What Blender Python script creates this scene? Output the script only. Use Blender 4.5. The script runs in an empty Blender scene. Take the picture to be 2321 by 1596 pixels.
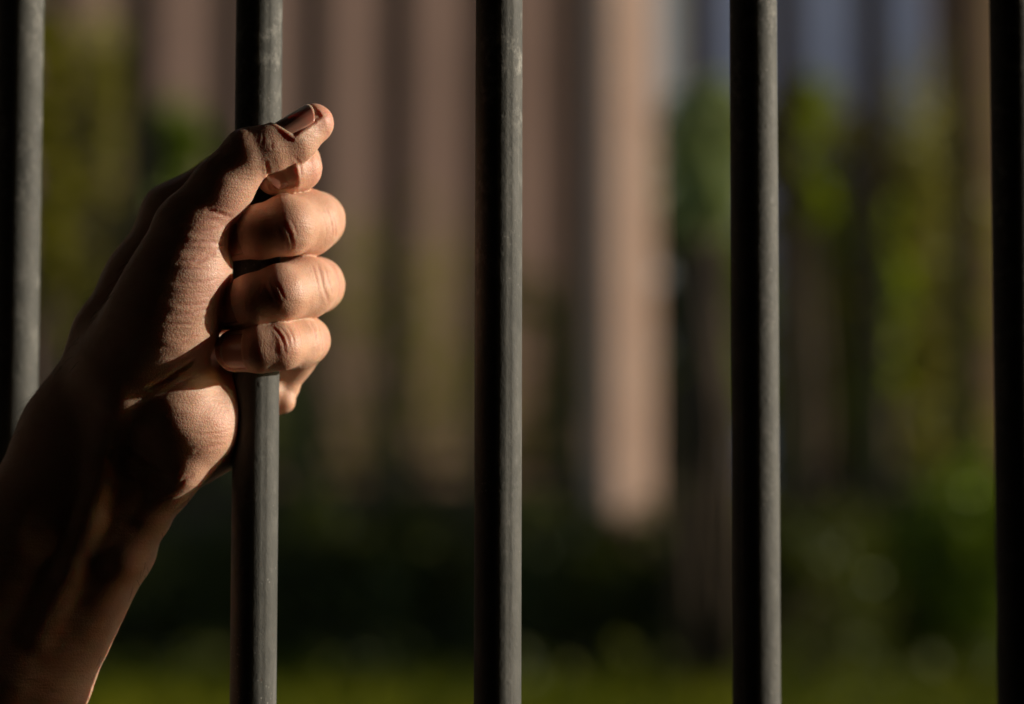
import bpy, bmesh, math, random, time
import numpy as np
from mathutils import Vector, Matrix

T0 = time.time()
SC = bpy.context.scene
COL = SC.collection
R = math.radians

# ---------------------------------------------------------------- camera, world, sun, exposure
CAM_Z = 1.25                 # camera height above the paved floor
CAM_D = 0.6576               # distance from the camera to the plane of the bars
PITCH, ROLL = R(4.0), R(0.12)
FPX = 2321 * 85.0 / 36.0     # focal length in pixels of a 2321 px wide picture
cam_data = bpy.data.cameras.new('camera')
cam_data.lens = 85.0
cam_data.sensor_width = 36.0
cam_data.clip_start = 0.02
cam_data.clip_end = 3000.0
cam_data.dof.use_dof = True
cam_data.dof.focus_distance = 0.638
cam_data.dof.aperture_fstop = 5.8
cam = bpy.data.objects.new('camera', cam_data)
COL.objects.link(cam)
cam.location = (0, -CAM_D, CAM_Z)
cam.rotation_euler = (Matrix.Rotation(R(90) + PITCH, 3, 'X') @ Matrix.Rotation(ROLL, 3, 'Z')).to_euler()
SC.camera = cam

SUN_EL, SUN_FRONT = R(13.0), R(-4.5)      # low sun from the right, just beyond the plane of the hand
world = bpy.data.worlds.new('World')
SC.world = world
world.use_nodes = True
wn = world.node_tree
wn.nodes.clear()
wo = wn.nodes.new('ShaderNodeOutputWorld')
wb = wn.nodes.new('ShaderNodeBackground')
sky = wn.nodes.new('ShaderNodeTexSky')
sky.sky_type = 'NISHITA'
sky.sun_disc = False
sky.sun_elevation = SUN_EL
sky.sun_rotation = R(90) + SUN_FRONT
wb.inputs[1].default_value = 0.125
wn.links.new(sky.outputs[0], wb.inputs[0])
wn.links.new(wb.outputs[0], wo.inputs[0])
sun_data = bpy.data.lights.new('sun', 'SUN')
sun_data.energy = 5.0
sun_data.angle = R(0.8)
sun_data.color = (1.0, 0.89, 0.745)
sun = bpy.data.objects.new('sun', sun_data)
COL.objects.link(sun)
SUN_L = Vector((math.cos(SUN_EL) * math.cos(SUN_FRONT), -math.cos(SUN_EL) * math.sin(SUN_FRONT), math.sin(SUN_EL)))
sun.rotation_euler = SUN_L.to_track_quat('Z', 'Y').to_euler()
SC.view_settings.view_transform = 'Standard'
SC.view_settings.look = 'None'
SC.view_settings.exposure = 0.0
SC.view_settings.gamma = 1.0
SC.view_settings.use_curve_mapping = False

# ---------------------------------------------------------------- helpers
CM = np.array(Matrix.Rotation(R(90) + PITCH, 3, 'X') @ Matrix.Rotation(ROLL, 3, 'Z'))
CP = np.array((0.0, -CAM_D, CAM_Z))


def at(u, v, Y):
    """World point seen at (u, v) of the 2321 x 1596 picture, on the upright plane y = Y (metres)."""
    d = CM @ np.array(((u - 1160.5) / FPX, -(v - 798.0) / FPX, -1.0))
    return CP + d * ((Y - CP[1]) / d[1])


def tag(o, label=None, cat=None, group=None, kind=None):
    if label: o['label'] = label
    if cat: o['category'] = cat
    if group: o['group'] = group
    if kind: o['kind'] = kind
    return o


def empty(name, loc, label=None, cat=None, group=None):
    o = bpy.data.objects.new(name, None)
    o.location = loc
    o.empty_display_size = 0.1
    COL.objects.link(o)
    return tag(o, label, cat, group)


def mesh_obj(name, verts, faces, mat, parent=None, smooth=False):
    me = bpy.data.meshes.new(name)
    me.from_pydata([tuple(map(float, v)) for v in verts], [], [tuple(f) for f in faces])
    if smooth:
        me.polygons.foreach_set('use_smooth', [True] * len(me.polygons))
    if mat: me.materials.append(mat)
    me.update()
    o = bpy.data.objects.new(name, me)
    COL.objects.link(o)
    if parent:
        o.parent = parent
        o.matrix_parent_inverse = Matrix.Translation(parent.location).inverted()
    return o


def bm_obj(name, bm, mat, parent=None, smooth=False):
    me = bpy.data.meshes.new(name)
    bm.normal_update()
    bm.to_mesh(me)
    bm.free()
    if smooth:
        me.polygons.foreach_set('use_smooth', [True] * len(me.polygons))
    if mat: me.materials.append(mat)
    o = bpy.data.objects.new(name, me)
    COL.objects.link(o)
    if parent:
        o.parent = parent
        o.matrix_parent_inverse = Matrix.Translation(parent.location).inverted()
    return o


def add_box(bm, lo, hi, bevel=0.0):
    r = bmesh.ops.create_cube(bm, size=1.0)
    vs = r['verts']
    for v in vs:
        v.co = Vector([lo[i] + (v.co[i] + 0.5) * (hi[i] - lo[i]) for i in range(3)])
    if bevel:
        es = list({e for v in vs for e in v.link_edges})
        bmesh.ops.bevel(bm, geom=es, offset=bevel, segments=2, affect='EDGES', profile=0.5)


def box(name, lo, hi, mat, parent=None, bevel=0.0):
    bm = bmesh.new()
    add_box(bm, lo, hi, bevel)
    return bm_obj(name, bm, mat, parent)


def add_tube(bm, pts, radii, seg=12, cap=True):
    pts = [Vector(p) for p in pts]
    rings = []
    ref = Vector((0.31, 0.87, 0.2)).normalized()
    for i, p in enumerate(pts):
        t = (pts[min(i + 1, len(pts) - 1)] - pts[max(i - 1, 0)]).normalized()
        a = t.cross(ref)
        if a.length < 1e-4: a = t.cross(Vector((1, 0, 0)))
        a.normalize()
        b = t.cross(a)
        r = radii[i] if hasattr(radii, '__len__') else radii
        rings.append([bm.verts.new(p + a * (r * math.cos(2 * math.pi * k / seg)) + b * (r * math.sin(2 * math.pi * k / seg))) for k in range(seg)])
    for i in range(len(rings) - 1):
        for k in range(seg):
            k2 = (k + 1) % seg
            bm.faces.new((rings[i][k], rings[i][k2], rings[i + 1][k2], rings[i + 1][k]))
    if cap:
        bm.faces.new(rings[0][::-1])
        bm.faces.new(rings[-1])


# ---- node helpers
class NT:
    def __init__(self, name):
        self.mat = bpy.data.materials.new(name)
        self.mat.use_nodes = True
        self.nt = self.mat.node_tree
        self.nt.nodes.clear()
        self.out = self.nt.nodes.new('ShaderNodeOutputMaterial')
        self.p = self.nt.nodes.new('ShaderNodeBsdfPrincipled')
        self.nt.links.new(self.p.outputs[0], self.out.inputs[0])

    def n(self, t, **kw):
        nd = self.nt.nodes.new('ShaderNode' + t)
        for k, v in kw.items():
            if isinstance(k, str) and k.startswith('i_'):
                nd.inputs[k[2:].replace('_', ' ')].default_value = v
            else:
                setattr(nd, k, v)
        return nd

    def l(self, a, b):
        self.nt.links.new(a, b)

    def math(self, op, a, b=None, c=None, clamp=False):
        nd = self.n('Math', operation=op, use_clamp=clamp)
        for i, x in enumerate((a, b, c)):
            if x is None: continue
            if isinstance(x, (int, float)): nd.inputs[i].default_value = x
            else: self.l(x, nd.inputs[i])
        return nd.outputs[0]

    def mix(self, fac, a, b, mode='MIX'):
        nd = self.n('MixRGB', blend_type=mode)
        for i, x in enumerate((fac, a, b)):
            if isinstance(x, (int, float)): nd.inputs[i].default_value = x
            elif isinstance(x, tuple): nd.inputs[i].default_value = x if len(x) == 4 else (*x, 1)
            else: self.l(x, nd.inputs[i])
        return nd.outputs[0]

    def ramp(self, fac, stops):
        nd = self.n('ValToRGB')
        el = nd.color_ramp.elements
        while len(el) < len(stops): el.new(0.5)
        for e, (p, c) in zip(el, stops):
            e.position = p
            e.color = c if isinstance(c, tuple) and len(c) == 4 else ((*c, 1) if isinstance(c, tuple) else (c, c, c, 1))
        self.l(fac, nd.inputs[0])
        return nd.outputs[0]

    def noise(self, scale, detail=4, rough=0.55, vec=None, out=0):
        nd = self.n('TexNoise')
        nd.inputs['Scale'].default_value = scale
        nd.inputs['Detail'].default_value = detail
        nd.inputs['Roughness'].default_value = rough
        if vec is not None: self.l(vec, nd.inputs['Vector'])
        return nd.outputs[out]

    def coord(self, which='Object', scale=None):
        tc = self.n('TexCoord').outputs[which]
        if scale is None: return tc
        mp = self.n('Mapping')
        mp.inputs['Scale'].default_value = scale
        self.l(tc, mp.inputs['Vector'])
        return mp.outputs[0]

    def bump(self, h, strength, dist, normal=None):
        nd = self.n('Bump')
        nd.inputs['Strength'].default_value = strength
        nd.inputs['Distance'].default_value = dist
        self.l(h, nd.inputs['Height'])
        if normal is not None: self.l(normal, nd.inputs['Normal'])
        return nd.outputs[0]


def plain(name, c1, c2, scale=3.0, rough=0.8, bump=0.0, bdist=0.01, stretch=(1, 1, 1), spec=0.3):
    m = NT(name)
    co = m.coord('Object', stretch)
    f = m.noise(scale, 6, 0.6, co)
    m.l(m.ramp(f, [(0.3, c1), (0.7, c2)]), m.p.inputs['Base Color'])
    m.p.inputs['Roughness'].default_value = rough
    m.p.inputs['Specular IOR Level'].default_value = spec
    if bump:
        m.l(m.bump(m.noise(scale * 6, 6, 0.6, co), bump, bdist), m.p.inputs['Normal'])
    return m.mat


# ================================================================ SETTING
exec_bg = True
#BG_START
mat_shade_room = plain('dark_plaster', (0.018, 0.015, 0.013), (0.03, 0.025, 0.02), 4, 0.95, 0.2, 0.01)  # unseen dark room, added to keep ambient light off the hand
tag(box('shade_back_wall', (-1.5, -2.5, 0), (1.3, -2.3, 2.7), mat_shade_room), kind='structure')
tag(box('shade_side_wall', (-1.5, -2.298, 0), (-1.0, 0.42, 2.7), mat_shade_room), kind='structure')
tag(box('shade_side_wall', (0.8, -2.298, 0), (1.3, -0.28, 2.7), mat_shade_room), kind='structure')
tag(box('shade_reveal', (-0.998, 0.04, 0.002), (-0.30, 0.42, 2.7), mat_shade_room), kind='structure')  # unseen reveal, added to block the sky from the left
tag(box('shade_lintel', (-0.298, 0.10, CAM_Z + 0.45), (0.9, 0.42, 2.7), mat_shade_room), kind='structure')  # unseen lintel, added to block sky light from above
tag(box('shade_sill', (-0.298, 0.06, 0.002), (0.9, 0.42, CAM_Z - 0.15), mat_shade_room), kind='structure')  # unseen sill, added and raised to shut out more outside light
tag(box('shade_ceiling', (-1.6, -2.6, 2.702), (1.4, 0.4, 2.85), mat_shade_room), kind='structure')
tag(box('shade_floor', (-1.6, -2.6, -0.1), (1.4, 0.4, 0.0), mat_shade_room), kind='structure')

# ---- outside
rs = random.Random(11)
mat_lawn = plain('lawn_soil', (0.040, 0.045, 0.003), (0.07, 0.070, 0.005), 6, 0.95, 0.5, 0.02)
prof = [(0.43, 0.05), (0.8, 0.35), (1.8, 0.74), (3.0, 0.87), (5.2, 0.90), (12, 0.92), (40, 0.92), (1500, 0.92)]
xs = [-800, -60, -12, -5, -2.5, 0, 2.5, 5, 12, 60, 800]
gv = [(x, y, z) for (y, z) in prof for x in xs]
gf = [(r * len(xs) + c, r * len(xs) + c + 1, (r + 1) * len(xs) + c + 1, (r + 1) * len(xs) + c) for r in range(len(prof) - 1) for c in range(len(xs) - 1)]
tag(mesh_obj('ground', gv, gf, mat_lawn, None, True), kind='structure')
mat_grass = NT('grass_blade')
gcol = mat_grass.ramp(mat_grass.noise(3.0, 3, 0.5, mat_grass.coord('Object')), [(0.35, (0.075, 0.095, 0.002)), (0.7, (0.15, 0.145, 0.003))])
mat_grass.l(gcol, mat_grass.p.inputs['Base Color'])
mat_grass.p.inputs['Roughness'].default_value = 0.8
mat_grass.p.inputs['Specular IOR Level'].default_value = 0.05
gv, gf = [], []
for i in range(32000):
    y = rs.uniform(3.2, 5.25); x = rs.uniform(-1.9, 1.9) if i < 16000 else rs.uniform(-6, 6)
    z = 0.87 + 0.03 * (y - 3) / 2.2 - 0.004
    h = rs.uniform(0.025, 0.06); a = rs.uniform(0, 6.28); w = rs.uniform(0.002, 0.004)
    dx, dy = math.cos(a), math.sin(a)
    lx, ly = rs.uniform(-.03, .03), rs.uniform(-.03, .03)
    k = len(gv)
    gv += [(x - dx * w, y - dy * w, z), (x + dx * w, y + dy * w, z), (x + lx, y + ly, z + h)]
    gf.append((k, k + 1, k + 2))
tag(mesh_obj('grass', gv, gf, mat_grass.mat), kind='stuff')


def leaf_material(name, c1, c2, c3):
    m = NT(name)
    info = m.n('Attribute', attribute_name='tint').outputs['Fac']
    col = m.ramp(info, [(0.0, c1), (0.55, c2), (1.0, c3)])
    dif = m.n('BsdfDiffuse'); tr = m.n('BsdfTranslucent'); gl = m.n('BsdfGlossy')
    m.l(col, dif.inputs[0]); m.l(m.mix(0.3, col, (0.16, 0.20, 0.01)), tr.inputs[0])
    gl.inputs['Roughness'].default_value = 0.45
    gl.inputs['Color'].default_value = (0.35, 0.4, 0.3, 1)
    a = m.n('MixShader'); a.inputs[0].default_value = 0.4
    m.l(dif.outputs[0], a.inputs[1]); m.l(tr.outputs[0], a.inputs[2])
    b = m.n('MixShader'); b.inputs[0].default_value = 0.07
    m.l(a.outputs[0], b.inputs[1]); m.l(gl.outputs[0], b.inputs[2])
    m.l(b.outputs[0], m.out.inputs[0])
    return m.mat


LEAF_OLIVE = leaf_material('olive_leaves', (0.16, 0.145, 0.018), (0.27, 0.24, 0.035), (0.38, 0.33, 0.05))
LEAF_GREEN = leaf_material('green_leaves', (0.07, 0.11, 0.004), (0.14, 0.21, 0.004), (0.25, 0.34, 0.005))
LEAF_SUN_BRIGHT = leaf_material('sun_bright_leaves', (0.20, 0.26, 0.004), (0.30, 0.38, 0.006), (0.42, 0.50, 0.010))  # leaf colour lightened to stand for sunlight on the leaves
LEAF_SUN_PALE = leaf_material('sun_pale_leaves', (0.22, 0.28, 0.10), (0.32, 0.38, 0.15), (0.42, 0.48, 0.22))  # sunlight on the shrub top put into a paler leaf colour
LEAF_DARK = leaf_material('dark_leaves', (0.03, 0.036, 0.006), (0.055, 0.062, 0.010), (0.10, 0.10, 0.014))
LEAF_YELLOW = leaf_material('yellow_green_leaves', (0.16, 0.15, 0.004), (0.25, 0.22, 0.005), (0.34, 0.30, 0.008))
MAT_STEM = plain('woody_stem', (0.05, 0.035, 0.022), (0.09, 0.065, 0.04), 14, 0.9, 0.4, 0.01)


def shrub(name, label, cat, u0, u1, v0, v1, Y, mat, n, leaf, group=None, blobs=9, seed=0, depth=None):
    """A leafy plant whose crown fills u0..u1, v0..v1 of the picture at distance Y."""
    r = random.Random(seed)
    a, b = at(u0, v1, Y), at(u1, v0, Y)
    x0, x1, z0, z1 = a[0], b[0], a[2], b[2]
    cx, w, h = (x0 + x1) / 2, x1 - x0, z1 - z0
    dp = depth or min(w * 0.5, 0.5)
    zg = 0.90
    root = empty(name, (cx, Y, zg), label, cat, group)
    cs = []
    for i in range(blobs):
        f = (i + 0.5) / blobs
        cs.append((r.uniform(-.5, .5) * w * 0.72, r.uniform(-.5, .5) * dp, z0 + h * (0.12 + 0.76 * f), min(w, h) * r.uniform(0.20, 0.36)))
    vs, fs, ti = [], [], []
    for i in range(n):
        c = r.choice(cs)
        t = Vector((r.gauss(0, 1), r.gauss(0, 1), r.gauss(0, 1))).normalized() * c[3] * r.uniform(0.35, 1.05) ** 0.6
        p = Vector((cx + c[0] + t.x * 1.1, Y + c[1] + t.y * 0.8, c[2] + t.z))
        if p.z < zg: continue
        d = Vector((r.gauss(0, 1), r.gauss(0, 1), r.gauss(-0.3, 0.7))).normalized()
        q = d.cross(Vector((r.gauss(0, 1), r.gauss(0, 1), r.gauss(0, 1)))).normalized()
        L = leaf * r.uniform(0.7, 1.3)
        nn = d.cross(q) * L * 0.12
        k = len(vs)
        vs += [p, p + d * L * .5 + q * L * .26 + nn, p + d * L, p + d * L * .5 - q * L * .26 + nn]
        fs.append((k, k + 1, k + 2, k + 3))
        ti += [r.random()] * 4
    fo = mesh_obj('foliage', vs, fs, mat, root)
    fo.data.attributes.new('tint', 'FLOAT', 'POINT').data.foreach_set('value', np.array(ti, np.float32))
    bm = bmesh.new()
    for c in cs:
        top = Vector((cx + c[0], Y + c[1], c[2]))
        bs = Vector((cx + r.uniform(-.06, .06), Y + r.uniform(-.04, .04), zg - 0.02))
        mid = bs.lerp(top, 0.5) + Vector((r.uniform(-.05, .05), r.uniform(-.05, .05), 0))
        add_tube(bm, [bs, mid, top], [0.016, 0.011, 0.005], 6)
    bm_obj('stem', bm, MAT_STEM, root, True)
    return root


# low garden wall with its coping
mat_low = plain('dark_render', (0.045, 0.042, 0.020), (0.085, 0.065, 0.04), 3, 0.95, 0.4, 0.02)  # dark brown-green tone, slightly uneven, over the whole wall
zt = at(1160, 1105, 5.35)[2]
lw = empty('low_wall', (0, 5.4, 0.9), 'low dark garden wall that carries the second fence behind the lawn', 'wall')
box('wall_body', (-5, 5.3, 0.8), (5, 5.5, zt - 0.03), mat_low, lw)
box('coping', (-5, 5.27, zt - 0.0295), (5, 5.53, zt), mat_low, lw, 0.008)
# second fence: slim posts on the low wall
mf = NT('rusty_mossy_post')
fco = mf.coord('Object')
sep = mf.n('SeparateXYZ'); mf.l(fco, sep.inputs[0])
mr = mf.n('MapRange'); mr.inputs[1].default_value = 0.25; mr.inputs[2].default_value = 0.95
mf.l(mf.math('ADD', sep.outputs[2], mf.math('MULTIPLY', mf.noise(3, 3, 0.5, fco), 0.3)), mr.inputs[0])
mf.l(mf.mix(mr.outputs[0], mf.mix(mf.noise(20, 4, 0.6, fco), (0.022, 0.028, 0.006), (0.05, 0.055, 0.01)), mf.mix(mf.noise(25, 5, 0.6, fco), (0.022, 0.011, 0.006), (0.05, 0.023, 0.012))), mf.p.inputs['Base Color'])
mf.p.inputs['Roughness'].default_value = 0.85
fence = empty('garden_fence', (0, 5.4, zt), 'blurred fence of slim rusty upright posts on the low wall behind the bars', 'fence')
post_me = None
for k, u in enumerate((-1270, -1070, -870, -670, -475, -278, -80, 115, 310, 507, 702, 892, 1088, 1292, 1585, 1785, 1978, 2190, 2390, 2590, 2790, 2990, 3190, 3390, 3590)):
    x = at(u, 798, 5.4)[0]
    if post_me is None:
        bm = bmesh.new()
        add_box(bm, (-0.035, -0.027, 0.0), (0.035, 0.027, 2.6), 0.005)
        p = bm_obj('post', bm, mf.mat)
        post_me = p.data
    else:
        p = bpy.data.objects.new('post', post_me)
        COL.objects.link(p)
    p.location = (x, 5.4, zt)
    p.rotation_euler = (rs.uniform(-.006, .006), rs.uniform(-.006, .006), rs.uniform(-.1, .1))
    p.parent = fence
    p.matrix_parent_inverse = Matrix.Translation(fence.location).inverted()
for z in (zt + 0.03, zt + 2.45):
    box('rail', (-3.4, 5.428, z), (3.4, 5.44, z + 0.03), mf.mat, fence)

# sunlit pillar in front of the low wall
mp_ = plain('pale_pink_plaster', (0.50, 0.32, 0.235), (0.60, 0.41, 0.31), 5, 0.85, 0.25, 0.01)
pc = at(1410, 1225, 5.05)
pil = empty('square_pillar', (pc[0], 5.05, 0.9), 'pale pinkish square pillar lit by the sun, standing on the lawn behind the bars', 'pillar')
PYAW = R(21)


def pillar_part(name, half, z0, z1, bev):
    o = box(name, (-half, -half, z0 - 0.9), (half, half, z1 - 0.9), mp_, None, bev)
    o.location = (pc[0], 5.05, 0.9)
    o.rotation_euler = (0, 0, PYAW)
    o.parent = pil
    o.matrix_parent_inverse = Matrix.Translation(pil.location).inverted()


pillar_part('shaft', 0.061, 1.03, 3.4, 0.008)
pillar_part('base', 0.074, 0.86, 1.0299, 0.006)
pillar_part('capital', 0.085, 3.4001, 3.5, 0.01)


def house(name, label, u0, u1, Y, yaw, mat, height, windows=()):
    a, b = at(u0, 798, Y), at(u1, 798, Y)
    root = empty(name, (b[0], Y, 0.9), label, 'building')
    L = (b[0] - a[0])
    w = box('wall', (-L, 0, -0.2), (0, 0.3, height), mat, None)
    w.location = (b[0], Y, 0.9); w.rotation_euler = (0, 0, yaw)
    w.parent = root; w.matrix_parent_inverse = Matrix.Translation(root.location).inverted()
    r_ = box('roof_edge', (-L - .2, -0.25, height + 0.002), (0.2, 0.5, height + 0.12), MAT_STEM, None)
    r_.location = (b[0], Y, 0.9); r_.rotation_euler = (0, 0, yaw)
    r_.parent = root; r_.matrix_parent_inverse = Matrix.Translation(root.location).inverted()
    return root


mat_pink = plain('brown_pink_plaster', (0.37, 0.225, 0.165), (0.47, 0.29, 0.215), 1.2, 0.9, 0.2, 0.01)
mat_blue = plain('blue_grey_plaster', (0.20, 0.235, 0.35), (0.27, 0.31, 0.44), 0.8, 0.9, 0.1, 0.01)
mat_brown = plain('brown_plaster', (0.30, 0.185, 0.10), (0.38, 0.24, 0.13), 1.2, 0.9, 0.2, 0.01)
house('pink_house', 'blurred brownish pink plastered house wall behind the hand and the middle bar', -3600, 1400, 10.0, R(12), mat_pink, 6.5)
house('blue_house', 'distant pale blue grey house wall high behind the fourth bar', 1300, 2150, 16.0, R(9), mat_blue, 8.0)
mat_pale = plain('pale_plaster', (0.42, 0.45, 0.48), (0.50, 0.54, 0.57), 0.8, 0.9, 0.1, 0.01)
house('pale_house', 'narrow pale whitish house wall high between the pale pillar and the fourth bar', 1440, 1560, 15.0, R(14), mat_pale, 8.0)
house('brown_house', 'brown plastered wall behind the rightmost bar', 2045, 5200, 9.0, R(9), mat_brown, 5.0)

G1, G2 = 'shrubs beyond the garden fence', 'bushes in front of the low garden wall'
shrub('leafy_shrub', 'olive leafy shrub between the leftmost bar and the wrist', 'shrub', 80, 350, -60, 1180, 7.2, LEAF_OLIVE, 3000, 0.05, G1, 30, 1)
shrub('leafy_shrub', 'yellow green shrub showing as a bright strip beside the leftmost bar', 'shrub', 62, 152, -80, 920, 4.6, LEAF_YELLOW, 3600, 0.04, G1, 11, 2)
shrub('leafy_shrub', 'olive shrub against the pink house wall left of the gripped bar', 'shrub', 290, 480, 230, 480, 7.8, LEAF_GREEN, 900, 0.06, G1, 7, 3)
shrub('leafy_shrub', 'broad low olive shrub against the pink wall between second and third bars', 'shrub', 600, 1140, 470, 1150, 9.0, LEAF_OLIVE, 1500, 0.05, G1, 24, 4)
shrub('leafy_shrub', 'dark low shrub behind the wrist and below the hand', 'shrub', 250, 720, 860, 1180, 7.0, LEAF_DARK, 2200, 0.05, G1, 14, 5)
shrub('leafy_shrub', 'olive low shrub between the third bar and the pale pillar', 'shrub', 1130, 1340, 560, 1180, 8.4, LEAF_OLIVE, 900, 0.05, G1, 9, 6)
shrub('leafy_shrub', 'tall dark green shrub close right of the pale pillar', 'shrub', 1480, 1700, 400, 1180, 6.3, LEAF_GREEN, 8000, 0.05, G1, 28, 7)
shrub('leafy_shrub', 'bright green sunlit shrub close right of the fourth bar', 'shrub', 1745, 1850, 150, 560, 5.75, LEAF_SUN_BRIGHT, 5000, 0.04, G1, 13, 8)
shrub('leafy_shrub', 'pale green sunlit shrub top between the pale pillar and the fourth bar', 'shrub', 1520, 1660, 170, 560, 4.6, LEAF_SUN_PALE, 2600, 0.04, G1, 26, 21)
shrub('leafy_shrub', 'slim fresh green shrub standing before the broad olive one between the last two bars', 'shrub', 1935, 2040, 380, 1000, 6.35, LEAF_SUN_BRIGHT, 1500, 0.04, G1, 10, 31)
shrub('leafy_shrub', 'broad olive green shrub midway between the two rightmost bars', 'shrub', 1700, 2200, 150, 1150, 7.6, LEAF_OLIVE, 6500, 0.06, G1, 34, 9)
shrub('leafy_bush', 'dark green bush low in front of the garden wall beside the rightmost bar', 'bush', 1950, 2380, 1080, 1480, 5.1, LEAF_GREEN, 2600, 0.04, G2, 16, 10)
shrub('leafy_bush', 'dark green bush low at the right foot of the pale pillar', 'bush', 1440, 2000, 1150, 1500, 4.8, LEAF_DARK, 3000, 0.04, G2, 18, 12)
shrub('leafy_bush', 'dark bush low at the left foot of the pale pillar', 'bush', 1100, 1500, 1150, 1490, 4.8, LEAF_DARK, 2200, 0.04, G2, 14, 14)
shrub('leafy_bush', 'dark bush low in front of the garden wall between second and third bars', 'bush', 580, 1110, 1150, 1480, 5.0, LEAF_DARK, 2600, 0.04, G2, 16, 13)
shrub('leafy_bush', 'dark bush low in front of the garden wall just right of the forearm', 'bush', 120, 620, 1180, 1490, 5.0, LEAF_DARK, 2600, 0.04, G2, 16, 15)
# loose leafy ground cover where the lawn meets the bushes
rc = random.Random(77)
vs, fs, ti = [], [], []
for i in range(1500):
    y = 4.85 - abs(rc.gauss(0, 0.38)); x = rc.uniform(-3, 3)
    z = 0.89
    p = Vector((x, y, z + rc.uniform(0.0, 0.09)))
    d = Vector((rc.gauss(0, 1), rc.gauss(0, 1), rc.gauss(0.4, 0.6))).normalized()
    q = d.cross(Vector((rc.gauss(0, 1), rc.gauss(0, 1), rc.gauss(0, 1)))).normalized()
    L = rc.uniform(0.03, 0.06)
    k = len(vs)
    vs += [p, p + d * L * .5 + q * L * .26, p + d * L, p + d * L * .5 - q * L * .26]
    fs.append((k, k + 1, k + 2, k + 3)); ti += [rc.random()] * 4
gc = mesh_obj('ground_cover', vs, fs, LEAF_DARK)
gc.data.attributes.new('tint', 'FLOAT', 'POINT').data.foreach_set('value', np.array(ti, np.float32))
tag(gc, kind='stuff')
#BG_END

# ================================================================ BARS
def bar_material():
    m = NT('grey_painted_steel')
    co = m.coord('Object')
    info = m.n('ObjectInfo')
    off = m.n('VectorMath', operation='ADD')
    m.l(co, off.inputs[0])
    cmb = m.n('CombineXYZ')
    m.l(m.math('MULTIPLY', info.outputs['Random'], 7.0), cmb.inputs[0])
    m.l(m.math('MULTIPLY', info.outputs['Random'], 3.0), cmb.inputs[2])
    m.l(cmb.outputs[0], off.inputs[1])
    v = off.outputs[0]
    def st(sc):
        mp = m.n('Mapping')
        mp.inputs['Scale'].default_value = sc
        m.l(v, mp.inputs['Vector'])
        return mp.outputs[0]
    big = m.noise(90, 6, 0.66, st((1, 1, 0.6)))
    base = m.ramp(big, [(0.3, (0.054, 0.057, 0.053)), (0.7, (0.095, 0.097, 0.089))])
    # scuffed dusty patches, denser towards the top of the bars
    sep = m.n('SeparateXYZ')
    m.l(co, sep.inputs[0])
    high = m.n('MapRange')
    high.inputs[1].default_value = -0.03
    high.inputs[2].default_value = 0.12
    m.l(sep.outputs[2], high.inputs[0])
    dust = m.noise(210, 8, 0.72, st((1, 1, 0.8)))
    dmask = m.ramp(dust, [(0.50, 0.0), (0.64, 1.0)])
    patch = m.ramp(m.noise(42, 3, 0.5, st((1, 1, 0.6))), [(0.38, 0.0), (0.60, 1.0)])
    dm = m.math('MULTIPLY', m.math('MULTIPLY', m.math('MULTIPLY', dmask, patch), m.math('ADD', m.math('MULTIPLY', info.outputs['Random'], 0.9), 0.55)), m.math('ADD', m.math('MULTIPLY', high.outputs[0], 0.55), 0.08))
    col = m.mix(dm, base, (0.33, 0.33, 0.31))
    spk = m.n('TexVoronoi')
    spk.inputs['Scale'].default_value = 620
    m.l(v, spk.inputs['Vector'])
    spm = m.math('MULTIPLY', m.ramp(spk.outputs['Distance'], [(0.10, 1.0), (0.20, 0.0)]), m.ramp(m.noise(75, 3, 0.6, v), [(0.52, 0.0), (0.66, 1.0)]))
    col = m.mix(m.math('MULTIPLY', spm, 0.5), col, (0.34, 0.34, 0.32))
    scr = m.ramp(m.noise(260, 2, 0.5, st((1.0, 1.0, 0.03))), [(0.66, 0.0), (0.70, 1.0)])
    col = m.mix(m.math('MULTIPLY', scr, 0.22), col, (0.25, 0.25, 0.24))
    # thin run of rust pitting
    rust = m.ramp(m.noise(420, 4, 0.6, v), [(0.64, 0.0), (0.72, 1.0)])
    rp = m.ramp(m.noise(30, 2, 0.5, st((1, 1, 0.4))), [(0.52, 0.0), (0.66, 1.0)])
    col = m.mix(m.math('MULTIPLY', m.math('MULTIPLY', rust, rp), 0.55), col, (0.09, 0.045, 0.028))
    m.l(col, m.p.inputs['Base Color'])
    m.l(m.ramp(dust, [(0.3, 0.55), (0.7, 0.8)]), m.p.inputs['Roughness'])
    m.p.inputs['Specular IOR Level'].default_value = 0.25
    fine = m.noise(900, 4, 0.65, st((1, 1, 0.7)))
    blist = m.n('TexVoronoi')
    blist.inputs['Scale'].default_value = 260
    m.l(v, blist.inputs['Vector'])
    bl = m.ramp(blist.outputs['Distance'], [(0.0, 1.0), (0.22, 0.0)])
    blm = m.math('MULTIPLY', bl, m.ramp(m.noise(50, 2, 0.5, v), [(0.5, 0.0), (0.62, 1.0)]))
    n1 = m.bump(fine, 0.35, 0.0004)
    n2 = m.bump(blm, 0.25, 0.0005, n1)
    n3 = m.bump(m.noise(110, 4, 0.5, st((1, 1, 0.5))), 0.12, 0.0012, n2)
    m.l(n3, m.p.inputs['Normal'])
    return m.mat


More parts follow.
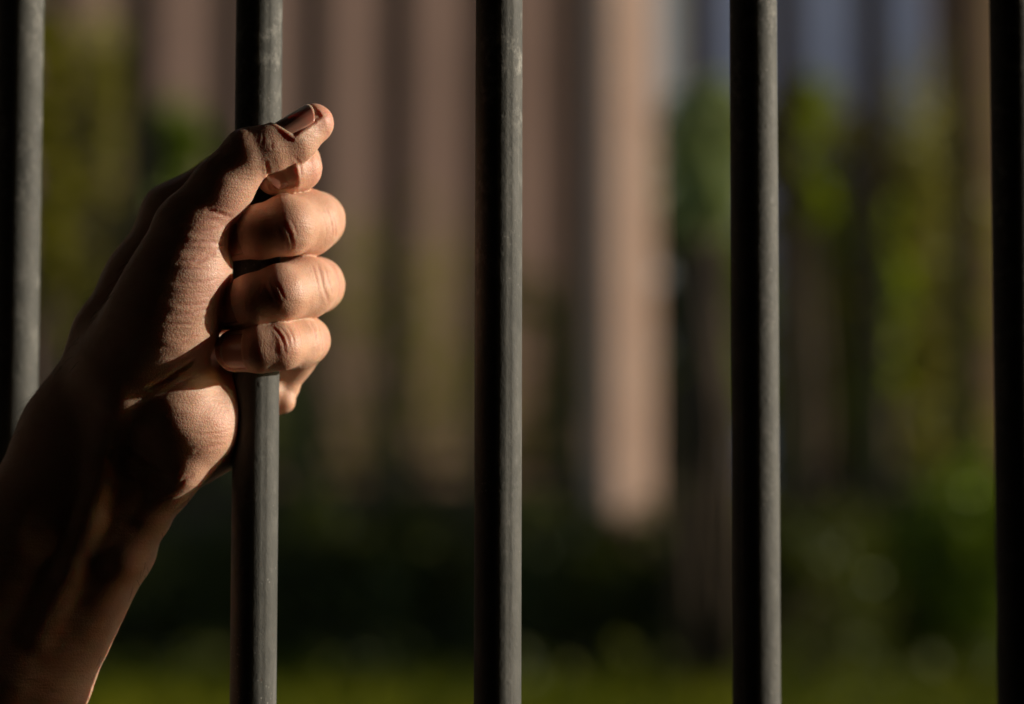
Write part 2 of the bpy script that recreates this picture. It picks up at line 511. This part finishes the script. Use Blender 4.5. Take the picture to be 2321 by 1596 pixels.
MAT_BAR = bar_material()
BAR_R = 0.0064
grille = empty('bar_grille', (0, 0, 0), 'row of upright round grey steel bars that the hand is gripping', 'grille')
BAR_U = (35, 581, 1129.5, 1711, 2306, 2925)
YAW = math.tan(R(22))          # the grille runs obliquely: its right end is nearer to the camera
BAR_P = []
for u in BAR_U:
    q = at(u, 798, 0)
    x0 = at(581, 798, 0)[0]
    k = (q[0]) / CAM_D              # intersect the ray with the line of the grille
    x = (k * CAM_D + k * YAW * x0) / (1 + k * YAW)
    y = -(x - x0) * YAW
    if u < 100:                     # the leftmost bar is set a little farther back
        y += 0.012
        x = q[0] * (CAM_D + y) / CAM_D
    BAR_P.append((x, y))
BAR_X = [p[0] for p in BAR_P]
rng = random.Random(5)
for i, x in enumerate(BAR_X):
    bm = bmesh.new()
    r = (0.0066, 0.0063, 0.00618, 0.0060, 0.0058, 0.0057)[i]
    seg = 64
    zs = [CAM_Z - 0.75 + 1.5 * k / 240 for k in range(241)]
    ph = rng.uniform(0, 6)
    rings = []
    for z in zs:
        ring = []
        for k in range(seg):
            a = 2 * math.pi * k / seg
            rr = r * (1 + 0.004 * math.sin(31 * z + ph + 2 * a) + 0.002 * math.sin(87 * z + 3 * a + ph))
            # mill seam: a fine groove running up the lit side of the middle bars
            sa = -1.05 + 0.02 * math.sin(9 * z)
            da = (a - (2 * math.pi + sa) + math.pi) % (2 * math.pi) - math.pi
            if abs(da) < 0.04 and i in (1, 2): rr -= 0.00014
            ring.append(bm.verts.new((rr * math.cos(a) , rr * math.sin(a), z - CAM_Z)))
        rings.append(ring)
    for q in range(len(rings) - 1):
        for k in range(seg):
            bm.faces.new((rings[q][k], rings[q][(k + 1) % seg], rings[q + 1][(k + 1) % seg], rings[q + 1][k]))
    bm.faces.new(rings[0][::-1]); bm.faces.new(rings[-1])
    b = bm_obj('bar', bm, MAT_BAR, None, True)
    b.location = (x, BAR_P[i][1], CAM_Z)
    b.parent = grille
for z in (CAM_Z - 0.74, CAM_Z + 0.73):
    rl = box('rail', (-0.9, -0.02, -0.006), (0.9, 0.02, 0.006), MAT_BAR, None, 0.001)
    rl.location = (BAR_P[2][0], BAR_P[2][1], z)
    rl.rotation_euler = (0, 0, -math.atan(YAW))
    rl.parent = grille

# ================================================================ HAND AND FOREARM (signed-distance sculpt)
S = 0.12                                     # millimetres per picture pixel in the plane of the bars


def P(u, v, w):
    """Picture point (u, v) at w pixels in front of the plane of the bars -> millimetres relative to the camera height."""
    q = at(u, v, -w * S / 1000.0)
    return np.array((q[0] * 1000.0, q[1] * 1000.0, (q[2] - CAM_Z) * 1000.0))


def rad(r, w):
    return r * S * (1.0 - w / FPX)


PRIMS = []          # (group, a, b, ra, rb, k)


def chain(group, pts, k):
    for (p, q) in zip(pts[:-1], pts[1:]):
        PRIMS.append((group, P(*p[:3]), P(*q[:3]), rad(p[3], p[2]), rad(q[3], q[2]), k * S))


def ball(group, p, k):
    PRIMS.append((group, P(*p[:3]), P(*p[:3]) + 1e-3, rad(p[3], p[2]), rad(p[3], p[2]), k * S))


#HAND_START
# forearm: radius side, ulna side, and the flesh between them
chain('arm', [(-430, 2150, -170, 250), (-120, 1600, -135, 205), (80, 1230, -92, 158), (178, 1000, -66, 126)], 30)
chain('arm', [(-335, 2120, -140, 210), (0, 1540, -98, 164), (160, 1215, -72, 130), (250, 1020, -62, 118)], 30)
chain('arm', [(-260, 2120, -90, 170), (60, 1550, -52, 120), (225, 1235, -42, 100), (302, 1046, -44, 98)], 30)
chain('arm', [(-220, 2120, -90, 120), (113, 1561, -34, 81), (279, 1250, -10, 66), (354, 1050, -14, 74)], 30)
# palm and back of the hand
chain('palm', [(178, 1000, -62, 124), (204, 950, -54, 115), (268, 770, -60, 96), (330, 645, -80, 88), (400, 500, -110, 76)], 50)
chain('palm', [(235, 985, -60, 112), (430, 585, -146, 78)], 50)
chain('palm', [(280, 1005, -60, 108), (478, 695, -156, 75)], 50)
chain('palm', [(340, 1040, -30, 84), (545, 845, -146, 66)], 50)
# thenar and thumb
chain('palm', [(255, 915, -20, 108), (300, 840, 44, 112), (362, 742, 84, 114), (392, 675, 100, 106), (414, 615, 110, 94), (438, 520, 126, 84)], 60)
# hypothenar: the bulge beside the bar and the ridge that runs from it to the wrist
chain('palm', [(352, 1048, -34, 78), (412, 1002, 4, 76), (446, 962, 16, 80), (486, 918, -50, 86), (590, 890, -130, 66)], 60)
chain('palm', [(440, 1030, -30, 56), (482, 985, -50, 70), (496, 930, -60, 80)], 60)
chain('palm', [(352, 890, 46, 62), (392, 938, 58, 66), (440, 994, 26, 58)], 60)
ball('palm', (408, 860, 62, 58), 50)
ball('palm', (652, 879, -126, 28), 8)
ball('palm', (640, 908, -116, 30), 10)
# proximal phalanges blend into the hand
chain('palm', [(400, 490, -110, 78), (520, 414, -112, 68), (642, 346, -70, 58)], 30)
chain('palm', [(430, 575, -146, 78), (600, 530, -136, 66), (716, 500, -66, 66)], 30)
chain('palm', [(478, 690, -156, 74), (610, 665, -138, 64), (718, 648, -66, 63)], 30)
chain('palm', [(555, 845, -146, 64), (655, 812, -118, 54), (692, 773, -58, 55)], 24)
chain('palm', [(438, 520, 128, 84), (500, 430, 146, 66), (560, 354, 156, 61)], 30)
# free phalanges
chain('index', [(642, 346, -70, 60), (668, 370, 0, 58), (676, 381, 66, 52), (655, 388, 92, 48), (622, 402, 98, 41)], 10)
chain('middle', [(716, 500, -70, 67), (694, 505, 10, 76), (650, 512, 104, 67), (592, 525, 110, 61), (508, 541, 60, 53)], 12)
ball('middle', (640, 478, 120, 34), 16)
chain('ring', [(718, 646, -70, 64), (690, 652, 20, 71), (636, 664, 104, 64), (578, 680, 110, 60), (514, 695, 66, 53)], 12)
chain('pinky', [(694, 771, -58, 55), (672, 776, 20, 60), (634, 785, 98, 54), (590, 791, 108, 53), (536, 795, 78, 49)], 12)
chain('thumb', [(560, 354, 156, 61), (612, 338, 150, 53), (666, 318, 138, 50), (712, 280, 118, 45)], 20)
ball('thumb', (562, 328, 146, 34), 24)
#HAND_END
GROUPS = ['arm', 'palm', 'index', 'middle', 'ring', 'pinky', 'thumb']
EXTRA = []          # tendons and bumps, added once the base surface is known


def sdf(pts, prims=None):
    """Signed distance of points (N,3) in mm; groups are joined with a tight blend so that touching fingers stay apart."""
    out = None
    for g in GROUPS:
        d = None
        for (gg, a, b, ra, rb, k) in PRIMS:
            if gg != g: continue
            ab = b - a
            t = np.clip(((pts - a) @ ab) / (ab @ ab), 0, 1)
            q = pts - a - t[:, None] * ab
            dd = np.sqrt((q * q).sum(1)) - (ra + (rb - ra) * t)
            if d is None: d = dd
            else:
                h = np.clip(0.5 + 0.5 * (d - dd) / k, 0, 1)
                d = d + (dd - d) * h - k * h * (1 - h)
        if out is None: out = d
        else:
            k = 7.0 if g == 'palm' else 0.55
            h = np.clip(0.5 + 0.5 * (out - d) / k, 0, 1)
            out = out + (d - out) * h - k * h * (1 - h)
    bx = BAR_X[1] * 1000
    db = np.hypot(pts[:, 0] - bx, pts[:, 1]) - BAR_R * 1000 - 0.05
    k = 0.6
    h = np.clip(0.5 - 0.5 * (out + db) / k, 0, 1)
    return out * (1 - h) - db * h + k * h * (1 - h)


def front(u, v, f=None, w0=420, w1=-260):
    """First hit of the picture ray (u, v) with the hand, from the camera's side (w), or None."""
    w = w0
    while w > w1:
        d = (f or sdf)(P(u, v, w)[None])[0]
        if d < 0.02: return w
        w -= max(d / S * 0.9, 0.3)
    return None


for name, pts, r, proud in (('tendon', [(412, 1082), (385, 1122), (345, 1180), (285, 1275), (200, 1420)], 34, 19),
                            ('tendon', [(268, 925), (250, 965), (236, 1060), (205, 1180), (165, 1290), (90, 1450)], 30, 9)):
    ch = []
    for (u, v) in pts:
        w = front(u, v)
        k_ = len(ch) / (len(pts) - 1)
        if w is not None: ch.append((u, v, w - r + proud * (1.0 - 1.3 * k_ * k_), r))
    EXTRA.append(ch)
for ch in EXTRA:
    if len(ch) > 1: chain('arm', ch, 26)

VOX = 0.42
lo = np.array((-205.0, -62.0, -128.0))
hi = np.array((-38.0, 52.0, 124.0))
BLK = 8
nb = np.ceil((hi - lo) / (VOX * BLK)).astype(int)
cell = VOX * BLK
# coarse pass on block centres, then fine evaluation of the blocks near the surface
bi = np.stack(np.meshgrid(*[np.arange(n) for n in nb], indexing='ij'), -1).reshape(-1, 3)
cd = sdf(lo + (bi + 0.5) * cell)
dims = nb * BLK
F = np.empty(tuple(nb) + (BLK, BLK, BLK), np.float32)
F[:] = np.clip(cd, -9, 9).reshape(tuple(nb))[..., None, None, None]
act = np.nonzero(np.abs(cd) < cell * 0.5 * 1.75 + VOX * 1.8)[0]
off = np.stack(np.meshgrid(*[np.arange(BLK)] * 3, indexing='ij'), -1).reshape(-1, 3)
for c0 in range(0, len(act), 400):
    ids = act[c0:c0 + 400]
    pts = (lo + (bi[ids][:, None, :] * BLK + off[None]) * VOX).reshape(-1, 3)
    d = sdf(pts).astype(np.float32).reshape(len(ids), BLK, BLK, BLK)
    F[bi[ids][:, 0], bi[ids][:, 1], bi[ids][:, 2]] = d
F = F.transpose(0, 3, 1, 4, 2, 5).reshape(tuple(dims))
# surface nets
neg = F < 0
s = neg.astype(np.uint8)
cnt = sum(s[i:dims[0] - 1 + i, j:dims[1] - 1 + j, k:dims[2] - 1 + k] for i in (0, 1) for j in (0, 1) for k in (0, 1))
ci = np.argwhere((cnt > 0) & (cnt < 8))
del cnt
corner = {}
for i in (0, 1):
    for j in (0, 1):
        for k in (0, 1):
            corner[(i, j, k)] = F[ci[:, 0] + i, ci[:, 1] + j, ci[:, 2] + k]
acc = np.zeros((len(ci), 3)); num = np.zeros(len(ci))
for ax in range(3):
    for p in (0, 1):
        for q in (0, 1):
            c = [0, 0, 0]; o = [x for x in range(3) if x != ax]
            c[o[0]], c[o[1]] = p, q
            c1 = list(c); c1[ax] = 1
            a, b = corner[tuple(c)], corner[tuple(c1)]
            m = (a < 0) != (b < 0)
            t = np.where(m, a / np.where(m, a - b, 1), 0)
            pos = np.array(c, float)[None] + 0 * acc
            pos[:, ax] = t
            acc += pos * m[:, None]; num += m
V = lo + (ci + acc / num[:, None]) * VOX
idx = -np.ones(tuple(dims), np.int32)
idx[ci[:, 0], ci[:, 1], ci[:, 2]] = np.arange(len(ci))
quads = []
for ax in range(3):
    sl0 = [slice(1, -1)] * 3; sl1 = [slice(1, -1)] * 3
    sl0[ax] = slice(0, -1); sl1[ax] = slice(1, None)
    A, B = neg[tuple(sl0)], neg[tuple(sl1)]
    e = np.argwhere(A != B)
    base = e.copy()
    o = [x for x in range(3) if x != ax]
    for x in o: base[:, x] += 1
    inside = A[e[:, 0], e[:, 1], e[:, 2]]
    q = []
    for (da, db_) in ((0, 0), (1, 0), (1, 1), (0, 1)):
        g = base.copy()
        g[:, o[0]] -= da; g[:, o[1]] -= db_
        q.append(idx[g[:, 0], g[:, 1], g[:, 2]])
    q = np.stack(q, 1)
    flip = inside if ax != 1 else ~inside
    q[~flip] = q[~flip][:, ::-1]
    quads.append(q)
Q = np.concatenate(quads)
Q = Q[(Q >= 0).all(1)]
del F, neg, idx, s


def grad(pts, e=0.25):
    g = np.stack([sdf(pts + np.eye(3)[i] * e) - sdf(pts - np.eye(3)[i] * e) for i in range(3)], 1)
    return g / np.maximum(np.linalg.norm(g, axis=1), 1e-9)[:, None]


N = np.empty_like(V)
for c0 in range(0, len(V), 200000):
    N[c0:c0 + 200000] = grad(V[c0:c0 + 200000])
    V[c0:c0 + 200000] -= (np.clip(sdf(V[c0:c0 + 200000]), -.3, .3))[:, None] * N[c0:c0 + 200000]
print('hand', len(V), 'verts', len(Q), 'quads', round(time.time() - T0, 1), 's')
DISP = np.zeros(len(V))
RED_AND_CREASE = np.zeros(len(V))

#DETAIL_START
def front_many(uv, w0=330.0, steps=60):
    """First hits of many picture rays with the hand (march towards the bars)."""
    uv = np.asarray(uv, float)
    w = np.full(len(uv), w0)
    for _ in range(steps):
        pts = np.array([P(a, b, c) for (a, b), c in zip(uv, w)])
        w -= np.maximum(sdf(pts) / S, 0.0) * 0.92
    return np.array([P(a, b, c) for (a, b), c in zip(uv, w)])


# creases: (half width px, depth px, points)
CREASES = [
    # thumb
    (4, 5, [(603, 370), (607, 384), (607, 398)]), (3, 2, [(593, 299), (597, 312), (595, 328)]), (3, 2, [(556, 312), (562, 300), (570, 294)]),
    (3, 2, [(578, 296), (586, 302), (588, 312)]), (3, 2, [(612, 312), (618, 326), (616, 340)]),
    (5, 7, [(470, 478), (488, 481), (506, 487), (522, 493)]), (3, 3, [(434, 465), (465, 465), (500, 470)]),
    (4, 4, [(410, 505), (440, 506), (476, 498), (505, 496)]), (4, 4, [(410, 530), (450, 525), (485, 520), (510, 510)]),
    (5, 6, [(408, 552), (445, 549), (484, 549), (504, 556)]), (6, 8, [(396, 595), (425, 592), (449, 592), (481, 576), (502, 558)]),
    (4, 3, [(392, 614), (440, 610), (492, 612)]), (4, 4, [(389, 640), (440, 642), (494, 634)]), (3, 3, [(384, 662), (430, 668), (485, 660)]),
    (4, 3, [(383, 690), (430, 694), (482, 682)]), (4, 4, [(383, 717), (427, 713), (476, 698)]), (4, 4, [(373, 736), (435, 736), (476, 710)]),
    (3, 3, [(381, 767), (425, 764), (460, 745)]), (4, 4, [(367, 793), (408, 781), (449, 758)]), (3, 3, [(356, 820), (400, 808), (440, 790)]),
    (7, 10, [(338, 878), (360, 868), (381, 857), (405, 841), (425, 828), (440, 816)]), (4, 3, [(345, 902), (370, 894), (392, 882), (420, 884)]),
    # hypothenar and wrist
    (5, 5, [(445, 1022), (460, 1015), (480, 1012), (508, 1008)]),
    (5, 5, [(405, 1098), (420, 1085), (436, 1078)]), (3, 3, [(440, 985), (470, 985), (515, 978)]), (4, 4, [(352, 1120), (380, 1128), (410, 1118)]),
    # middle finger
    (4, 5, [(630, 508), (640, 525), (648, 545), (651, 560), (650, 576)]), (4, 5, [(645, 508), (657, 531), (663, 553), (661, 568)]), (3, 3, [(658, 498), (668, 514), (674, 536)]),
    (4, 4, [(738, 470), (748, 492), (754, 512), (753, 530)]), (4, 4, [(752, 480), (760, 508), (761, 540)]), (4, 4, [(764, 478), (772, 498), (775, 522)]), (3, 3, [(728, 482), (738, 505), (740, 535)]),
    # ring finger
    (4, 5, [(600, 644), (610, 662), (620, 684), (630, 700)]), (3, 4, [(613, 640), (624, 664), (636, 690)]), (3, 4, [(626, 640), (638, 660), (644, 678)]),
    (5, 6, [(720, 598), (727, 622), (732, 648), (738, 668), (746, 684)]), (5, 8, [(752, 596), (764, 620), (770, 652), (766, 676)]), (4, 4, [(736, 606), (744, 634), (752, 664)]), (3, 3, [(708, 600), (716, 630), (722, 660)]),
    # little finger
    (4, 5, [(618, 742), (634, 757), (643, 777), (647, 803)]), (3, 4, [(634, 742), (650, 760), (656, 784)]), (3, 4, [(652, 740), (663, 760), (667, 780)]), (3, 3, [(670, 736), (680, 760), (684, 784)]),
    (5, 8, [(712, 724), (724, 745), (731, 772), (729, 796)]), (4, 4, [(702, 728), (714, 752), (718, 784)]),
    # index finger
    (4, 4, [(668, 358), (680, 372), (684, 398)]),
    # tendon hollow and wrist folds
    (9, 5, [(300, 1020), (330, 1045), (372, 1062)]), (9, 5, [(268, 1062), (310, 1086), (350, 1100)]),
]
for (hw, dep, pl) in CREASES:
    pl = np.array(pl, float)
    seg = np.linalg.norm(np.diff(pl, axis=0), axis=1)
    cum = np.concatenate([[0], np.cumsum(seg)])
    tt = np.arange(0, cum[-1] + 0.1, 2.0)
    # a smooth curve through the points
    uu = np.interp(tt, cum, pl[:, 0]); vv = np.interp(tt, cum, pl[:, 1])
    ker = np.array([1, 2, 3, 4, 3, 2, 1.0]); ker /= ker.sum()
    if len(uu) > 12:
        uu[3:-3] = np.convolve(uu, ker, 'valid'); vv[3:-3] = np.convolve(vv, ker, 'valid')
    vv = vv + 0.8 * np.sin(tt * 0.31 + hw * 3 + pl[0, 0])
    pts = front_many(np.stack([uu, vv], 1), steps=26)
    wmm, dmm = hw * S, dep * S
    m = np.nonzero(((V > pts.min(0) - 4 * wmm) & (V < pts.max(0) + 4 * wmm)).all(1))[0]
    if not len(m): continue
    D2 = ((V[m][:, None, :] - pts[None]) ** 2).sum(2)
    q = D2.argmin(1)
    dist = np.sqrt(D2[np.arange(len(m)), q])
    fade = np.sin(np.pi * np.clip((tt[q] + 4) / (cum[-1] + 8), 0, 1)) ** 0.6
    prof = -np.exp(-(dist / (wmm * 0.75)) ** 2) + 0.38 * np.exp(-((dist - 1.9 * wmm) / (wmm * 0.9)) ** 2)
    RED_AND_CREASE[m] += 0.75 * fade * np.exp(-(dist / (wmm * 0.8)) ** 2)  # creases painted darker and redder, deepening their shade
    DISP[m] += dmm * (0.30 if dep < 10 else 0.5) * fade * prof * (dist < 4 * wmm)

# slow unevenness of the flesh
DISP += 0.05 * np.sin(V[:, 0] * 0.61 + 1.3 * np.sin(V[:, 2] * 0.43)) * np.sin(V[:, 2] * 0.83 + np.sin(V[:, 1] * 0.6))
# pinker knuckles, finger ends, and thumb
for (u, v, w, r, a) in ((765, 500, -10, 34, 1), (765, 640, -10, 34, 1), (735, 770, -10, 30, 1), (640, 505, 160, 34, .6), (625, 660, 160, 34, .5), (640, 785, 150, 30, .6),
                        (735, 262, 130, 40, 1.2), (700, 385, 80, 44, .9), (590, 400, 120, 30, .7), (500, 470, 190, 46, .7), (470, 650, 170, 60, .5), (500, 960, 90, 50, .5),
                        (520, 540, 110, 50, .6), (500, 690, 110, 50, .6), (530, 800, 120, 46, .6), (460, 560, 190, 40, .4)):
    c = P(u, v, w)
    RED_AND_CREASE += a * np.exp(-((V - c) ** 2).sum(1) / (r * S) ** 2)

# ---- nails
NAILS = []


def nail_frame(a, b, dorsal):
    a, b = P(*a[:3]), P(*b[:3])
    ax = (b - a) / np.linalg.norm(b - a)
    d = np.array(P(*dorsal)) - np.array(P(0, 0, 0)) if len(dorsal) == 3 else None
    return a, b, ax


def add_nail(pa, pb, dor, length, theta, r_mm, start, flat):
    """pa -> pb: bone of the finger end (px); dor: direction the nail faces (picture right, up, towards the camera)."""
    a, b = P(*pa), P(*pb)
    ax = (b - a) / np.linalg.norm(b - a)
    right, up, tow = CM[:, 0], CM[:, 1], CM[:, 2]
    d = dor[0] * right + dor[1] * up + dor[2] * tow
    d = d - ax * (d @ ax); d /= np.linalg.norm(d)
    e = np.cross(ax, d)
    NAILS.append(dict(a=a, ax=ax, d=d, e=e, L=length, th=theta, r=r_mm, s0=start, flat=flat))
    # bed and folds in the skin
    rel = V - a
    z = rel @ ax - start
    x, y = rel @ e, rel @ d
    th = np.arctan2(x, y)
    rr = np.hypot(x, y)
    near = (np.abs(th) < theta + 0.7) & (z > -3) & (z < length + 3) & (rr < r_mm + 2.5)
    ds = np.minimum(np.minimum(z - 0.10 * length * (th / theta) ** 2, 50), (theta - np.abs(th)) * r_mm)   # inside positive, open at the tip
    fold = np.exp(-((ds + 0.75) / 0.55) ** 2) * (z < length * 0.86)
    DISP[near] += ((0.13 + 0.5 * flat * np.clip(np.abs(th) / theta - 0.4, 0, 1)) * fold - 0.5 * (1 / (1 + np.exp(-ds / 0.10))) * (z < length * 1.02))[near]


add_nail((640, 329, 146), (712, 280, 118), (-0.50, 0.64, 0.60), 11.0, R(60), 6.0, 1.0, 0.45)
add_nail((668, 384, 86), (622, 402, 98), (-0.05, 0.10, 1.0), 7.6, R(58), 5.25, 1.3, 0)
add_nail((590, 526, 112), (508, 541, 60), (-0.5, 0.05, 1.0), 9.0, R(56), 6.75, 2.6, 0)
add_nail((575, 680, 112), (514, 694, 66), (-0.5, 0.0, 1.0), 8.6, R(56), 6.6, 2.4, 0)
add_nail((590, 793, 108), (536, 796, 78), (-0.4, -0.05, 1.0), 7.2, R(56), 6.0, 2.0, 0)
#DETAIL_END

#SKIN_START
def skin_material():
    m = NT('skin')
    co = m.coord('Object')
    red = m.n('Attribute', attribute_name='redness_and_crease').outputs['Fac']
    fing = m.n('Attribute', attribute_name='finger').outputs['Fac']
    blot = m.noise(130, 5, 0.6, co)
    base = m.ramp(blot, [(0.3, (0.55, 0.31, 0.20)), (0.55, (0.615, 0.37, 0.255)), (0.75, (0.65, 0.42, 0.305))])
    mott = m.ramp(m.noise(420, 3, 0.6, co), [(0.35, 0.0), (0.7, 1.0)])
    base = m.mix(m.math('MULTIPLY', mott, 0.25), base, (0.55, 0.30, 0.215))
    base = m.mix(m.math('MULTIPLY', m.math('MINIMUM', red, 1.0), 0.6), base, (0.60, 0.265, 0.20))
    freck = m.n('TexVoronoi')
    freck.inputs['Scale'].default_value = 120
    m.l(co, freck.inputs['Vector'])
    fm = m.ramp(freck.outputs['Distance'], [(0.03, 1.0), (0.055, 0.0)])
    fk = m.math('MULTIPLY', fm, m.ramp(m.noise(60, 2, 0.5, co), [(0.62, 0.0), (0.66, 0.8)]))
    base = m.mix(fk, base, (0.10, 0.045, 0.03))
    m.l(base, m.p.inputs['Base Color'])
    m.l(m.ramp(m.noise(700, 3, 0.6, co), [(0.3, 0.42), (0.7, 0.60)]), m.p.inputs['Roughness'])
    m.p.inputs['Specular IOR Level'].default_value = 0.42
    m.p.inputs['Subsurface Weight'].default_value = 0.65
    m.p.inputs['Subsurface Radius'].default_value = (1.0, 0.27, 0.11)
    m.p.inputs['Subsurface Scale'].default_value = 0.0034
    # skin relief: a net of small furrows, with lines across the fingers and across the thumb and its ball
    def mp(sc, rot=(0, 0, 0)):
        q = m.n('Mapping')
        q.inputs['Scale'].default_value = sc
        q.inputs['Rotation'].default_value = rot
        m.l(co, q.inputs['Vector'])
        return q.outputs[0]
    vor = m.n('TexVoronoi', feature='DISTANCE_TO_EDGE')
    vor.inputs['Scale'].default_value = 1150
    wob = m.n('VectorMath', operation='ADD')
    m.l(co, wob.inputs[0])
    wv = m.n('VectorMath', operation='SCALE')
    wv.inputs['Scale'].default_value = 0.0009
    m.l(m.noise(900, 2, 0.5, co, 1), wv.inputs[0])
    m.l(wv.outputs[0], wob.inputs[1])
    m.l(wob.outputs[0], vor.inputs['Vector'])
    net = m.ramp(vor.outputs['Distance'], [(0.0, 0.0), (0.22, 1.0)])
    lx = m.noise(620, 4, 0.62, mp((1.5, 0.5, 0.22), (0, 0.12, 0)))          # lines that run up and down (across the fingers)
    lz = m.noise(560, 4, 0.62, mp((0.20, 0.3, 1.7), (0, -0.25, 0)))         # lines that run sideways (across the thumb ball)
    li = m.mix(fing, lz, lx)
    n1 = m.bump(net, 0.22, 0.00022)
    n2 = m.bump(li, 0.44, 0.0004, n1)
    n3 = m.bump(m.noise(240, 3, 0.5, co), 0.18, 0.0006, n2)
    m.l(n3, m.p.inputs['Normal'])
    return m.mat


MAT_SKIN = skin_material()
nm = NT('nail_plate')
nco = nm.coord('Object')
edge = nm.n('Attribute', attribute_name='free_edge').outputs['Fac']
ncol = nm.mix(edge, (0.50, 0.225, 0.16), (0.60, 0.44, 0.34))
nm.l(ncol, nm.p.inputs['Base Color'])
nm.p.inputs['Roughness'].default_value = 0.3
nm.p.inputs['Specular IOR Level'].default_value = 0.5
nm.p.inputs['Subsurface Weight'].default_value = 0.5
nm.p.inputs['Subsurface Radius'].default_value = (1.0, 0.35, 0.2)
nm.p.inputs['Subsurface Scale'].default_value = 0.002
MAT_NAIL = nm.mat
#SKIN_END

V2 = V + N * DISP[:, None]
me = bpy.data.meshes.new('body')
me.vertices.add(len(V2))
me.vertices.foreach_set('co', (V2 / 1000.0).astype(np.float32).ravel())
me.loops.add(len(Q) * 4)
me.loops.foreach_set('vertex_index', Q.astype(np.int32).ravel())
me.polygons.add(len(Q))
me.polygons.foreach_set('loop_start', np.arange(len(Q), dtype=np.int32) * 4)
me.polygons.foreach_set('loop_total', np.full(len(Q), 4, np.int32))
me.polygons.foreach_set('use_smooth', np.ones(len(Q), bool))
me.update(calc_edges=True)
me.materials.append(MAT_SKIN)
person = empty('person', (float(V2[:, 0].mean()) / 1000, 0, CAM_Z), 'person reaching up from the left with a bare forearm, left hand gripping a bar', 'person')
body = bpy.data.objects.new('body', me)
COL.objects.link(body)
body.location = (0, 0, CAM_Z)
body.parent = person
body.matrix_parent_inverse = Matrix.Translation(person.location).inverted()
# attributes for the skin, painted crease shade included: redness, and 1 on the fingers / 0 on the palm, thumb and arm
fin = np.zeros(len(V))
for (u, v, w) in ((690, 500, 40), (690, 650, 40), (680, 780, 40), (580, 525, 112), (570, 680, 112), (580, 795, 100), (690, 380, 60)):
    fin = np.maximum(fin, np.exp(-(((V - P(u, v, w)) ** 2).sum(1) / (95 * S) ** 2) ** 2))
for nm_, arr in (('redness_and_crease', RED_AND_CREASE), ('finger', fin)):
    at_ = me.attributes.new(nm_, 'FLOAT', 'POINT')
    at_.data.foreach_set('value', arr.astype(np.float32))

# nail plates
for nl in NAILS:
    nu, nv = 22, 18
    vs, fe = [], []
    for layer in (0, 1):
        for i in range(nv + 1):
            for j in range(nu + 1):
                tj = -1 + 2 * j / nu
                th = nl['th'] * tj
                s0 = 0.10 * nl['L'] * tj * tj - 0.25
                s1 = nl['L'] * (1.0 - 0.26 * tj ** 2)
                z = s0 + (s1 - s0) * i / nv
                f = z / nl['L']
                rr = nl['r'] * (1.0 - 0.055 * f) - 0.5 * max(0, f - 0.45) ** 2 * 1.5 - 0.12 * tj ** 4 + nl['flat'] * (0.62 * tj * tj - 0.16)
                rr += 0.02 * math.sin(tj * 23) + (0.0 if layer == 0 else -0.32)
                p = nl['a'] + nl['ax'] * (nl['s0'] + z) + rr * (math.sin(th) * nl['e'] + math.cos(th) * nl['d'])
                vs.append(p / 1000.0)
                fe.append(1.0 if f > 0.93 - 0.1 * tj * tj else 0.0)
    n1 = (nu + 1) * (nv + 1)
    fs = []
    for i in range(nv):
        for j in range(nu):
            a = i * (nu + 1) + j
            fs.append((a, a + 1, a + nu + 2, a + nu + 1))
            fs.append((n1 + a + nu + 1, n1 + a + nu + 2, n1 + a + 1, n1 + a))
    def strip(ids):
        for p, q in zip(ids[:-1], ids[1:]):
            fs.append((p, p + n1, q + n1, q))
    strip([j for j in range(nu + 1)][::-1]); strip([nv * (nu + 1) + j for j in range(nu + 1)])
    strip([i * (nu + 1) for i in range(nv + 1)]); strip([i * (nu + 1) + nu for i in range(nv + 1)][::-1])
    o = mesh_obj('fingernail', vs, fs, MAT_NAIL, None, True)
    o.location = (0, 0, CAM_Z)
    bmn = bmesh.new(); bmn.from_mesh(o.data); bmesh.ops.recalc_face_normals(bmn, faces=bmn.faces); bmn.to_mesh(o.data); bmn.free()
    o.parent = body
    o.matrix_parent_inverse = Matrix.Translation((0, 0, CAM_Z)).inverted()
    ea = o.data.attributes.new('free_edge', 'FLOAT', 'POINT')
    ea.data.foreach_set('value', np.array(fe, np.float32))

# fine hair on the forearm and the back of the hand
nrng = np.random.default_rng(4)
uvw = (V - np.array((0, -CAM_D * 1000, 0)))
cam_sp = uvw @ CM
pu = 1160.5 + FPX * cam_sp[:, 0] / -cam_sp[:, 2]
pv = 798 - FPX * cam_sp[:, 1] / -cam_sp[:, 2]
cand = np.nonzero((pv > 560) & (pv < 1640) & (((N[:, 0] < 0.1) & (pu < 300 - (pv - 560) * 0.2)) | ((N[:, 0] > -0.1) & (pv > 1120))) & (N @ CM[:, 2] < 0.55))[0]
pick = nrng.choice(cand, min(420, len(cand)), replace=False)
down = P(110, 1250, 0) - P(300, 800, 0)
down /= np.linalg.norm(down)
hb = bmesh.new()
for i in pick:
    p, n = V2[i], N[i]
    dr = nrng.normal(0, 0.35, 3)
    t = n * 0.55 - down * -0.75 + dr * 0.5
    t /= np.linalg.norm(t)
    L = nrng.uniform(2.2, 5.5)
    bend = -n * 0.35 + down * 0.3
    pts = [(p + t * (L * f) + bend * (L * f * f * 0.5)) / 1000.0 for f in (0, 0.33, 0.66, 1.0)]
    add_tube(hb, pts, [0.00004, 0.000036, 0.000028, 0.00001], 3, False)
hm = plain('arm_hair', (0.02, 0.012, 0.008), (0.04, 0.025, 0.015), 30, 0.5)
ho = bm_obj('hair', hb, hm)
ho.location = (0, 0, CAM_Z)
ho.parent = body
ho.matrix_parent_inverse = Matrix.Translation((0, 0, CAM_Z)).inverted()
tag(ho, kind='stuff')
print('built in', round(time.time() - T0, 1), 's')
